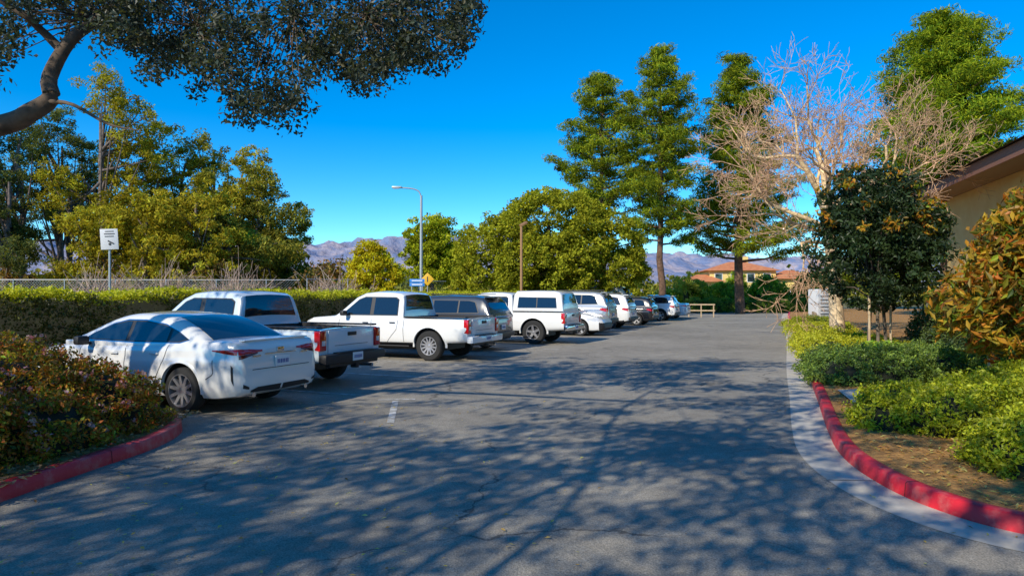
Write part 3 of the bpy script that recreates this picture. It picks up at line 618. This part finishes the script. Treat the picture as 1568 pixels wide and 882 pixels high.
def sycamore(base):
    b=Buf(); r_=random.Random(11)
    def br(p,d,L,r,dep):
        n=4; pts=[p.copy()]; q=p.copy(); dd=d.copy()
        for i in range(n-1):
            dd=dd+np.array([r_.gauss(0,.17),r_.gauss(0,.17),r_.gauss(0.02,.13)]); dd/=np.linalg.norm(dd); q=q+dd*L/(n-1); pts.append(q.copy())
        r1=max(r*.66,.007); col=np.array([.66,.48,.26]) if r>.03 else np.array([.66,.40,.23])
        tube(b,pts,np.linspace(r,r1,n),8 if r>.06 else (5 if r>.02 else 3),col*r_.uniform(.8,1.15))
        if dep==0: return
        for k in range(r_.choice([3,3,4]) if dep>1 else 4):
            ax=np.array([r_.gauss(0,1) for _ in range(3)]); ax-=ax.dot(dd)*dd; ax/=np.linalg.norm(ax)
            a=r_.uniform(.3,.95); nd=dd*math.cos(a)+ax*math.sin(a); nd[2]+=.04; nd/=np.linalg.norm(nd)
            i=n-1 if k<2 else r_.choice([1,2]); br(pts[i],nd,L*r_.uniform(.58,.82),max(r1*(.85 if k==0 else .65),.009),dep-1)
    x,y=base
    tr=np.array([[x,y,0],[x-.1,y,1.6],[x-.25,y,3.4],[x-.45,y,5.2]],float); tube(b,tr,[.30,.24,.22,.20],12,(.66,.50,.31))
    for z,d,L,r in ((5.1,(-.35,.1,1),2.2,.13),(5.1,(.35,-.1,1),2.3,.14),(4.9,(.8,.1,.55),2.3,.12),(4.2,(-.85,.1,.45),2.3,.10),(4.4,(.15,.6,.8),2.0,.1),(4.6,(-.3,-.6,.8),2.0,.1),(5.1,(0,0.1,1),2.4,.12),(3.6,(-.9,-.3,.15),2.0,.07),(4.8,(.95,-.3,.35),2.3,.09),(4.0,(-.7,.5,.3),2.1,.08)):
        p=np.array([np.interp(z,tr[:,2],tr[:,0]),y,z]); d=np.array(d,float); br(p,d/np.linalg.norm(d),L,r,5)
    return b.build('bare_sycamore_tree')
sycamore((12.36,26.0))
G_MAG=[(.012,.03,.012),(.040,.065,.018),(.025,.045,.015)]; G_RUST=[(.42,.09,.010),(.14,.20,.015),(.45,.18,.015),(.10,.16,.012)]
def magnolia(x,y,H,w,z0,n1,n2,leaf,stems,pal=G_MAG,lo=None,asp=.42,zr=.3,gain=1.2):
    b=Buf()
    for dx in stems: tube(b,[[x+dx,y,0],[x+dx*.7,y,1.2],[x+dx*.4,y,H*.6]],[.05,.045,.02],8,(.15,.12,.09))
    lo=lo or [(x,y,z0+(H-z0)*.35,w,w,(H-z0)*.36),(x-.1*w,y,z0+(H-z0)*.68,w*.75,w*.75,(H-z0)*.3),(x+.3*w,y,z0+(H-z0)*.55,w*.7,w*.7,(H-z0)*.3)]
    cp=crown_pts(lo,n1,.3)
    for c in cp[:30]: tube(b,[[x,y,z0+.2],[(x+c[0])/2,(y+c[1])/2,(z0+c[2])/2+.3],c],[.03,.02,.008],4,(.13,.1,.08))
    clumps(b,cp,46,.27,leaf,asp,pal,var=.4,gain=gain)
    cp2=crown_pts(lo,n2,.9); hi=cp2[cp2[:,2]>z0+(H-z0)*zr]; clumps(b,hi,22,.22,leaf,asp,G_RUST,var=.4,gain=1.4)
    return b.build('magnolia_tree')
magnolia(10.25,19.3,5.5,1.9,1.3,640,150,.15,(-.25,.05,.3),zr=.5)
magnolia(9.3,10.9,3.75,1.95,.5,330,620,.19,(-.3,.1),[(.02,.05,.012),(.12,.20,.015),(.05,.09,.012),(.35,.10,.015)],[(9.0,10.9,1.55,2.1,1.6,.95),(9.4,10.9,2.55,1.55,1.5,1.2),(8.5,10.6,2.3,1.1,1.1,1.0)],.34,zr=.1,gain=1.4)
def overhead_oak():
    b=Buf(); bk=(.12,.085,.06)
    tube(b,[(-9.2,6.6,0),(-9.0,6.7,1.2),(-8.6,6.9,2.2),(-8.2,7.2,3.0)],[.42,.34,.3,.26],14,bk)
    tube(b,catmull([(-8.2,7.2,3.0),(-7.2,7.7,3.35),P(0,192,8),P(45,172,8),P(76,150,8.05),P(74,118,8.1),P(105,62,8.3),P(150,28,8.6),P(235,-30,9),P(380,-90,9)],4),np.linspace(.14,.04,37),12,bk)
    tube(b,catmull([(-8.2,7.2,3.0),(-8.1,7,4.5),(-7,5,6.2),(-4.5,3,7)],4),np.linspace(.15,.04,13),10,bk)
    tube(b,catmull([P(72,155,8),P(110,160,7.9),P(165,190,7.7),P(215,200,7.6)],4),np.linspace(.03,.006,13),6,bk)
    tube(b,catmull([P(96,80,8.3),P(60,45,8.2),P(30,20,8),P(-40,-20,8)],4),np.linspace(.06,.02,13),7,bk)
    bu=[0,60,130,200,260,330,400,440,500,560,620,680,715,740]; bv=[105,50,55,75,125,130,195,185,115,140,95,105,60,-40]
    cc=[]
    while len(cc)<620:
        u=rng.uniform(-60,735); lim=np.interp(u,bu,bv)+rng.normal(0,14); v=lim-rng.exponential(85); d=rng.uniform(7.6,10.5)
        if u<150 and v>-10 and rng.uniform()<.5: continue
        if v<-190: continue
        cc.append(P(u,v-8,d))
    cc=np.array(cc)
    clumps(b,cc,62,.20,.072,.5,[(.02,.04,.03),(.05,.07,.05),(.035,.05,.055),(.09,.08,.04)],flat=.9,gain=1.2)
    nodes=[P(235,-30,9),P(380,-90,9),P(150,28,8.6),P(520,-60,9.5),P(640,-60,9.8),P(450,20,9),P(560,20,9.2),P(300,40,8.8)]
    tube(b,catmull([P(380,-90,9),P(520,-60,9.5),P(640,-50,9.8),P(700,0,9.8)],4),np.linspace(.05,.012,13),6,bk)
    for a_,b_ in ((1,5),(3,6),(0,7)): m_=(nodes[a_]+nodes[b_])/2+np.array([.1,0,.1]); tube(b,[nodes[a_],m_,nodes[b_]],[.03,.022,.014],5,bk)
    for c in cc[::3]:
        nd=nodes[int(np.argmin([np.linalg.norm(q-c) for q in nodes]))]; mid=(nd+c)/2+rng.normal(0,.15,3); mid[2]+=.1
        tube(b,[nd,mid,c],[.012,.008,.004],4,bk)
    cp=crown_pts([(-9,4,7.4,3.5,4,1.4),(-12,1,7.5,3,4,1.6)],90,.2)
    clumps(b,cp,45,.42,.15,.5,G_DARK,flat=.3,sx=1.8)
    return b.build('oak_tree')
overhead_oak()
def shade_oak(x,y,lobes,n):
    b=Buf(); bk=(.1,.07,.05)
    tube(b,[(x,y,0),(x+.1,y,1.5),(x,y,3),(x+.2,y,4.5)],[.40,.32,.24,.12],12,bk); cp=crown_pts(lobes,n,.1)
    for L in lobes:
        c=np.array(L[:3]); a=np.array([x+.1,y,3.6]); k=(c-a)
        pts=catmull([a,a+k*.3+rng.normal(0,.6,3)+[0,0,.8],a+k*.65+rng.normal(0,.6,3),c],4); tube(b,pts,np.linspace(.055,.02,len(pts)),6,bk)
        near=cp[np.linalg.norm(cp-c,axis=1)<3.2]
        for q in near[::5]: tube(b,[c,(c+q)/2+rng.normal(0,.3,3),q],[.015,.012,.006],4,bk)
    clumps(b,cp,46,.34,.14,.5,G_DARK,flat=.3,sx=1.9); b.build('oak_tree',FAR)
shade_oak(-7,-6,[(-4,0,6.8,4.5,3.6,1.1),(-4.5,-4.5,6.6,5,3.5,1.1),(.5,-3.5,6.5,4,3,1.),(-1,3,7.4,3.8,2.4,.8),(-2.5,7.6,7.9,3.4,1.1,.5),(-9.5,-2.5,7.2,4,4.2,1.1),(-9,-5.5,6.8,3.5,3,1)],960)
# ------------------------------------------------------------ shrubs
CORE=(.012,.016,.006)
def shrub(name,lobes,dens,leaf,pal,cr=.16,per=26,aspect=.5,flowers=None,var=.3,base=.12):
    b=Buf()
    for (x,y,z,rx,ry,rz) in lobes:
        nu,nv=16,8; th=np.linspace(0,2*math.pi,nu,endpoint=False); ph=np.linspace(0,math.pi/2*.98,nv)
        V=[[x+.82*rx*math.cos(a)*math.cos(p)*(1+rng.normal(0,.03)),y+.82*ry*math.sin(a)*math.cos(p),max(base,z)+.82*rz*math.sin(p)] for p in ph for a in th]
        q=[(i*nu+j,i*nu+(j+1)%nu,(i+1)*nu+(j+1)%nu,(i+1)*nu+j) for i in range(nv-1) for j in range(nu)]
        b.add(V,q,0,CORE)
        area=2*math.pi*((rx*ry)**.8+(rx*rz)**.8+(ry*rz)**.8)/3*1.3; n=int(area*dens)
        d=unit(n); d[:,2]=np.abs(d[:,2]); c=np.array([x,y,max(base,z)])+d*np.array([rx,ry,rz])*rng.uniform(.82,1.10,n)[:,None]
        clumps(b,c,per,cr,leaf,aspect,pal,flat=.8,var=var)
        if flowers:
            k=max(1,int(n*flowers[1])); clumps(b,c[rng.choice(n,k)]+np.array([0,0,.06]),7,.07,leaf*.85,.9,[flowers[0]],var=.2,gain=1.)
    return b.build(name)
shrub('flowering_shrub',[(-6.1,7.7,.1,1.3,1.4,1.12),(-5.0,8.35,.1,.7,.75,.78),(-5.55,6.35,.1,.95,1.0,.98),(-7.6,9.3,.1,1.5,1.2,1.02),(-4.95,7.2,.1,.55,.8,.6),(-6.3,5.0,.1,1.4,1.2,1.0)],36,.055,[(.03,.08,.012),(.14,.22,.015),(.50,.07,.02),(.28,.16,.015)],.12,46,flowers=((.8,.30,.34),.35),var=.45)
def hedge():
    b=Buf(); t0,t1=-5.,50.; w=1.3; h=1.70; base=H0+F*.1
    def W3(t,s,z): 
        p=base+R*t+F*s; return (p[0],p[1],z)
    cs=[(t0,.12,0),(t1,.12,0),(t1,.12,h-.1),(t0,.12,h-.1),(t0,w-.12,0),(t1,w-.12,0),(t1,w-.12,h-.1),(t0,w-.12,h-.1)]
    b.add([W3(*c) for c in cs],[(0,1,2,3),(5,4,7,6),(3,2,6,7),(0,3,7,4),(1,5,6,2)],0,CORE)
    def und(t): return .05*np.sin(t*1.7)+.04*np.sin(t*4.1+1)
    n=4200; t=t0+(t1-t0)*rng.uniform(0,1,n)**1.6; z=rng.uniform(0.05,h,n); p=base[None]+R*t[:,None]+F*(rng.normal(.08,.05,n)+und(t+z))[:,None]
    clumps(b,np.c_[p,z],20,.17,.075,.55,[(.05,.055,.012),(.13,.12,.02),(.07,.08,.014)],gain=1.1)  # front clumps coloured darker, painting in the hedge's shaded face
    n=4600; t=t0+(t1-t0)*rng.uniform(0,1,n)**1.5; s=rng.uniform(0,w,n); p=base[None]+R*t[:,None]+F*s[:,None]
    clumps(b,np.c_[p,h+und(t)+rng.normal(0,.04,n)],20,.16,.075,.55,[(.22,.24,.010),(.48,.44,.015),(.36,.36,.012)])  # top clumps coloured brighter, painting in the sunlit top
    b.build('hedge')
hedge()
GC=[(.04,.08,.025),(.18,.24,.03),(.09,.14,.03)]; GCB=[(.11,.15,.01),(.33,.36,.015),(.24,.25,.012)]
shrub('low_shrub',[(6.05,12.7,.1,.55,.7,.48),(6.9,13.0,.1,.95,.9,.6),(7.9,13.1,.1,.95,.9,.6),(6.9,14.4,.1,.8,.8,.52),(8.6,14.6,.1,1.2,1.0,.55),(9.4,13.2,.1,1,.9,.55)],42,.055,GC,.12,42,var=.4)
shrub('low_shrub',[(4.6,8.5,.1,.36,.5,.36),(5.2,8.2,.1,.65,.6,.48),(6.0,8.5,.1,.85,.8,.56),(5.3,9.2,.1,.65,.5,.44),(6.6,9.4,.1,.9,.6,.54),(7.2,8.7,.1,.9,.9,.6),(7.7,10.0,.1,1,.8,.58)],46,.052,GCB,.11,46,var=.4)
shrub('low_shrub',[(4.85,6.35,.1,.55,.55,.50),(5.4,6.6,.1,.7,.7,.62),(5.5,5.8,.1,.8,.6,.5),(6.2,7.2,.1,.8,.6,.55)],54,.052,GCB,.10,48,var=.4)
shrub('ground_cover_plants',[(7.7,16.9,.1,.55,1.0,.32),(8.9,19.5,.1,.8,1.1,.38),(9.8,21.5,.1,.9,1.3,.4),(10.9,24,.1,1,1.6,.4),(12.6,28,.1,1.2,2,.45),(14.6,33,.1,1.3,2.4,.5),(10.4,19.8,.1,1.1,1.0,.35)],26,.07,[(.2,.24,.02),(.48,.44,.02),(.32,.34,.02)],.15,30)
shrub('dark_shrub',[(12.4,18.3,.1,1.2,1.2,1.4),(13.4,16.4,.1,1.4,1.4,1.5),(11.2,16.6,.1,.8,.8,.7),(11.8,14.2,.1,1.4,1.2,1.3),(14,21,.1,1.6,1.5,1.7)],26,.09,G_DARK+[(.12,.16,.03)],.18,34)
shrub('ornamental_grass',[(9.2,11.9,.1,.9,.8,.5),(11.0,21.3,.1,.7,.7,.35),(9.3,17.6,.1,.6,.6,.3),(8.9,16.2,.1,.7,.6,.4)],40,.16,[(.12,.26,.02),(.3,.45,.03)],.14,26,aspect=.15)
shrub('far_hedge',[(x,64+.4*math.sin(x),.0,1.4,1.2,1.15) for x in np.arange(17,28,1.5)],14,.13,[(.05,.1,.02),(.18,.25,.02)],.25,30)
shrub('park_shrub',[(21.5,70,0,2,2,2.6),(26.5,71,0,2.2,2,3.2),(30.5,70,0,2,2,3.6),(18.5,69,0,2.0,1.5,2.8),(12,66,0,1.8,1.6,1.4),(15,67,0,1.5,1.5,2.0),(24.2,74,0,1.3,1.3,3.6)],9,.24,[(.08,.16,.015),(.3,.36,.02)],.4,36,var=.5)
b=Buf(); px,py=P(1050,450,68)[:2]; tube(b,[(px,py,0),(px,py,1.2),(px,py,2.4)],[.3,.26,.24],8,(.12,.08,.05))
for i in range(46):
    az=rng.uniform(0,6.283);el=rng.uniform(-.2,1.3);d=np.array([math.cos(az)*math.cos(el),math.sin(az)*math.cos(el),math.sin(el)])
    s=np.linspace(0,1,7)[:,None]; pp=np.array([px,py,2.4])+d*2.1*s-np.array([0,0,.9])*s**2; c=np.repeat(pp,10,0)+rng.normal(0,.1,(70,3)); leaves(b,c,.42,.16,[(.2,.24,.03),(.34,.3,.04)])
b.build('palm_tree')
e=empty('tree_stake',(0,0,0))
for x,y,h in((9.95,19.1,1.7),(10.6,19.2,1.75)): cyl('stake',(x,y,.1),(x,y,h),.035,WOOD,e,n=8)
e=empty('wooden_trellis',(7.95,11.4,.1),.1)
box('post',(0,0,.36),(.06,.06,.72),WOOD,e); box('post_b',(.75,0,.42),(.05,.05,.84),WOOD,e); box('rail',(.45,-.046,.78),(1.0,.035,.05),WOOD,e,ry=-.05); 
e=empty('timber_barrier',(15.5,35.2,.12),1.2)
for x in(0,1.2,2.4): box('post',(x-1.2,0,.35),(.12,.12,.7),WOOD,e)
for z in (.25,.55): box('rail',(0,-.08,z),(2.8,.05,.14),WOOD,e)
e=empty('utility_cabinet',(17.7,39,.12),.3); CABW=mat('cabinet_paint',(.6,.6,.6),.5)
box('cabinet',(0,0,.95),(1.4,.8,1.9),CABW,e,.03); box('cabinet_plinth',(0,0,.04),(1.6,1.0,.08),CONC,e)
for z in np.arange(.3,1.7,.2): box('vent',(0,-.41,z),(1.1,.02,.04),SEAM,e)
# ------------------------------------------------------------ buildings
STUC=mat('tan_stucco',(.74,.46,.16),.9,noise=(1.5,(.78,.52,.20),.4,.6),bump=(50,.3,.01)); FASC=mat('brown_fascia',(.26,.12,.08),.6); SOFF=mat('soffit',(.3,.2,.12),.8); ROOFM=mat('roof_shingle',(.10,.085,.075),.9,noise=(8,(.15,.12,.1),.4,.6)); FRAME=mat('window_frame',(.08,.05,.04),.5)
bd=np.array([.273,.962]); e=empty('stucco_building',(19.3,30.4,.12),math.atan2(-bd[1],-bd[0]))
LN=31
box('wall',(LN/2,6,2.9),(LN,12,5.8),STUC,e)
box('wall_base',(LN/2,5.99,.2),(LN+.06,12.06,.4),CONC,e)
box('soffit',(LN/2+.2,5.6,5.86),(LN+1,13.6,.1),SOFF,e)
box('fascia',(LN/2+.2,-1.25,5.98),(LN+1.1,.06,.42),FASC,e); box('gable_fascia',(-.35,5.6,5.98),(.06,13.6,.42),FASC,e)
mesh_obj('roof',[(-.5,-1.45,6.2),(LN+1,-1.45,6.2),(LN+1,5.6,8.0),(-.5,5.6,8.0),(-.5,12.6,6.2),(LN+1,12.6,6.2)],[(0,1,2,3),(3,2,5,4),(0,3,4)],ROOFM,e)
for x in(7.5,11.5,15.5,19.5):
    box('window_frame_low',(x,-.03,1.6),(1.7,.08,1.6),FRAME,e); box('window_glass_low',(x,-.06,1.6),(1.5,.06,1.4),GLASS,e)
YEL=mat('yellow_stucco',(.72,.54,.18),.9,noise=(.6,(.78,.6,.24),.4,.6)); TILE=mat('red_tile_roof',(.50,.16,.06),.8,noise=(2,(.62,.25,.1),.4,.6))
e=empty('tile_roof_house',(32.5,98,0),-.1)
def wing(x,y,w,d,h,rh,ov=.6):
    box('wall',(x,y,h/2),(w,d,h),YEL,e)
    X0,X1,Y0,Y1=x-w/2-ov,x+w/2+ov,y-d/2-ov,y+d/2+ov; ins=min(w,d)/2
    mesh_obj('roof',[(X0,Y0,h+.01),(X1,Y0,h+.01),(X1,Y1,h+.01),(X0,Y1,h+.01),(X0+ins,y,h+rh),(X1-ins,y,h+rh)],[(0,1,5,4),(1,2,5),(2,3,4,5),(3,0,4),(3,2,1,0)],TILE,e)
    for xx in np.arange(x-w/2+1.2,x+w/2-.8,2.2):
        for z in ([1.6,4.0] if h>4.5 else [1.6]):
            box('window_frame',(xx,y-d/2-.02,z),(1.1,.06,1.3),SIGNW,e); box('window_glass',(xx,y-d/2-.05,z),(.9,.06,1.1),GLASS,e)
wing(0,2,9,8,5.0,1.4); wing(-5.5,-1,4.5,6,3.4,1.1); wing(6.8,0,5,7,3.8,1.3)
box('chimney',(1.5,3,6.2),(.7,.7,2.0),YEL,e)
# ------------------------------------------------------------ light, sky, camera
el=math.radians(34); sx,sy=-.62,-.785; nrm=math.hypot(sx,sy); s=Vector((sx/nrm*math.cos(el),sy/nrm*math.cos(el),math.sin(el)))
w=D.worlds.new('World'); S.world=w; w.use_nodes=True; nt=w.node_tree; bg=nt.nodes['Background']
sk=nt.nodes.new('ShaderNodeTexSky'); sk.sky_type='NISHITA'; sk.sun_disc=False; sk.sun_elevation=el; sk.sun_rotation=math.atan2(sx,sy)%(2*math.pi); sk.altitude=1500; sk.air_density=1.0; sk.dust_density=0; sk.ozone_density=3
hs=nt.nodes.new('ShaderNodeHueSaturation'); hs.inputs['Saturation'].default_value=1.5
tn=nt.nodes.new('ShaderNodeMix'); tn.data_type='RGBA'; tn.blend_type='MULTIPLY'; tn.inputs['Factor'].default_value=1; tn.inputs['B'].default_value=(.9,1.3,1.35,1)
nt.links.new(sk.outputs[0],hs.inputs['Color']); nt.links.new(hs.outputs[0],tn.inputs['A']); nt.links.new(tn.outputs['Result'],bg.inputs['Color']); bg.inputs['Strength'].default_value=.15
ld=D.lights.new('sun','SUN'); ld.energy=5; ld.angle=math.radians(.5); ld.color=(1,.91,.74); lo=link(D.objects.new('sun',ld)); lo.rotation_euler=s.to_track_quat('Z','Y').to_euler()
cd=D.cameras.new('camera'); cam=link(D.objects.new('camera',cd)); cam.location=(0,0,CH); cam.rotation_euler=(math.radians(90)+math.atan(9/FP),0,0); cd.sensor_width=36; cd.lens=36*FP/1568; cd.clip_end=12000; cd.clip_start=.05
S.camera=cam
S.view_settings.view_transform='Standard'; S.view_settings.look='None'; S.view_settings.exposure=0
print('quads',sum(len(m.polygons) for m in D.meshes))
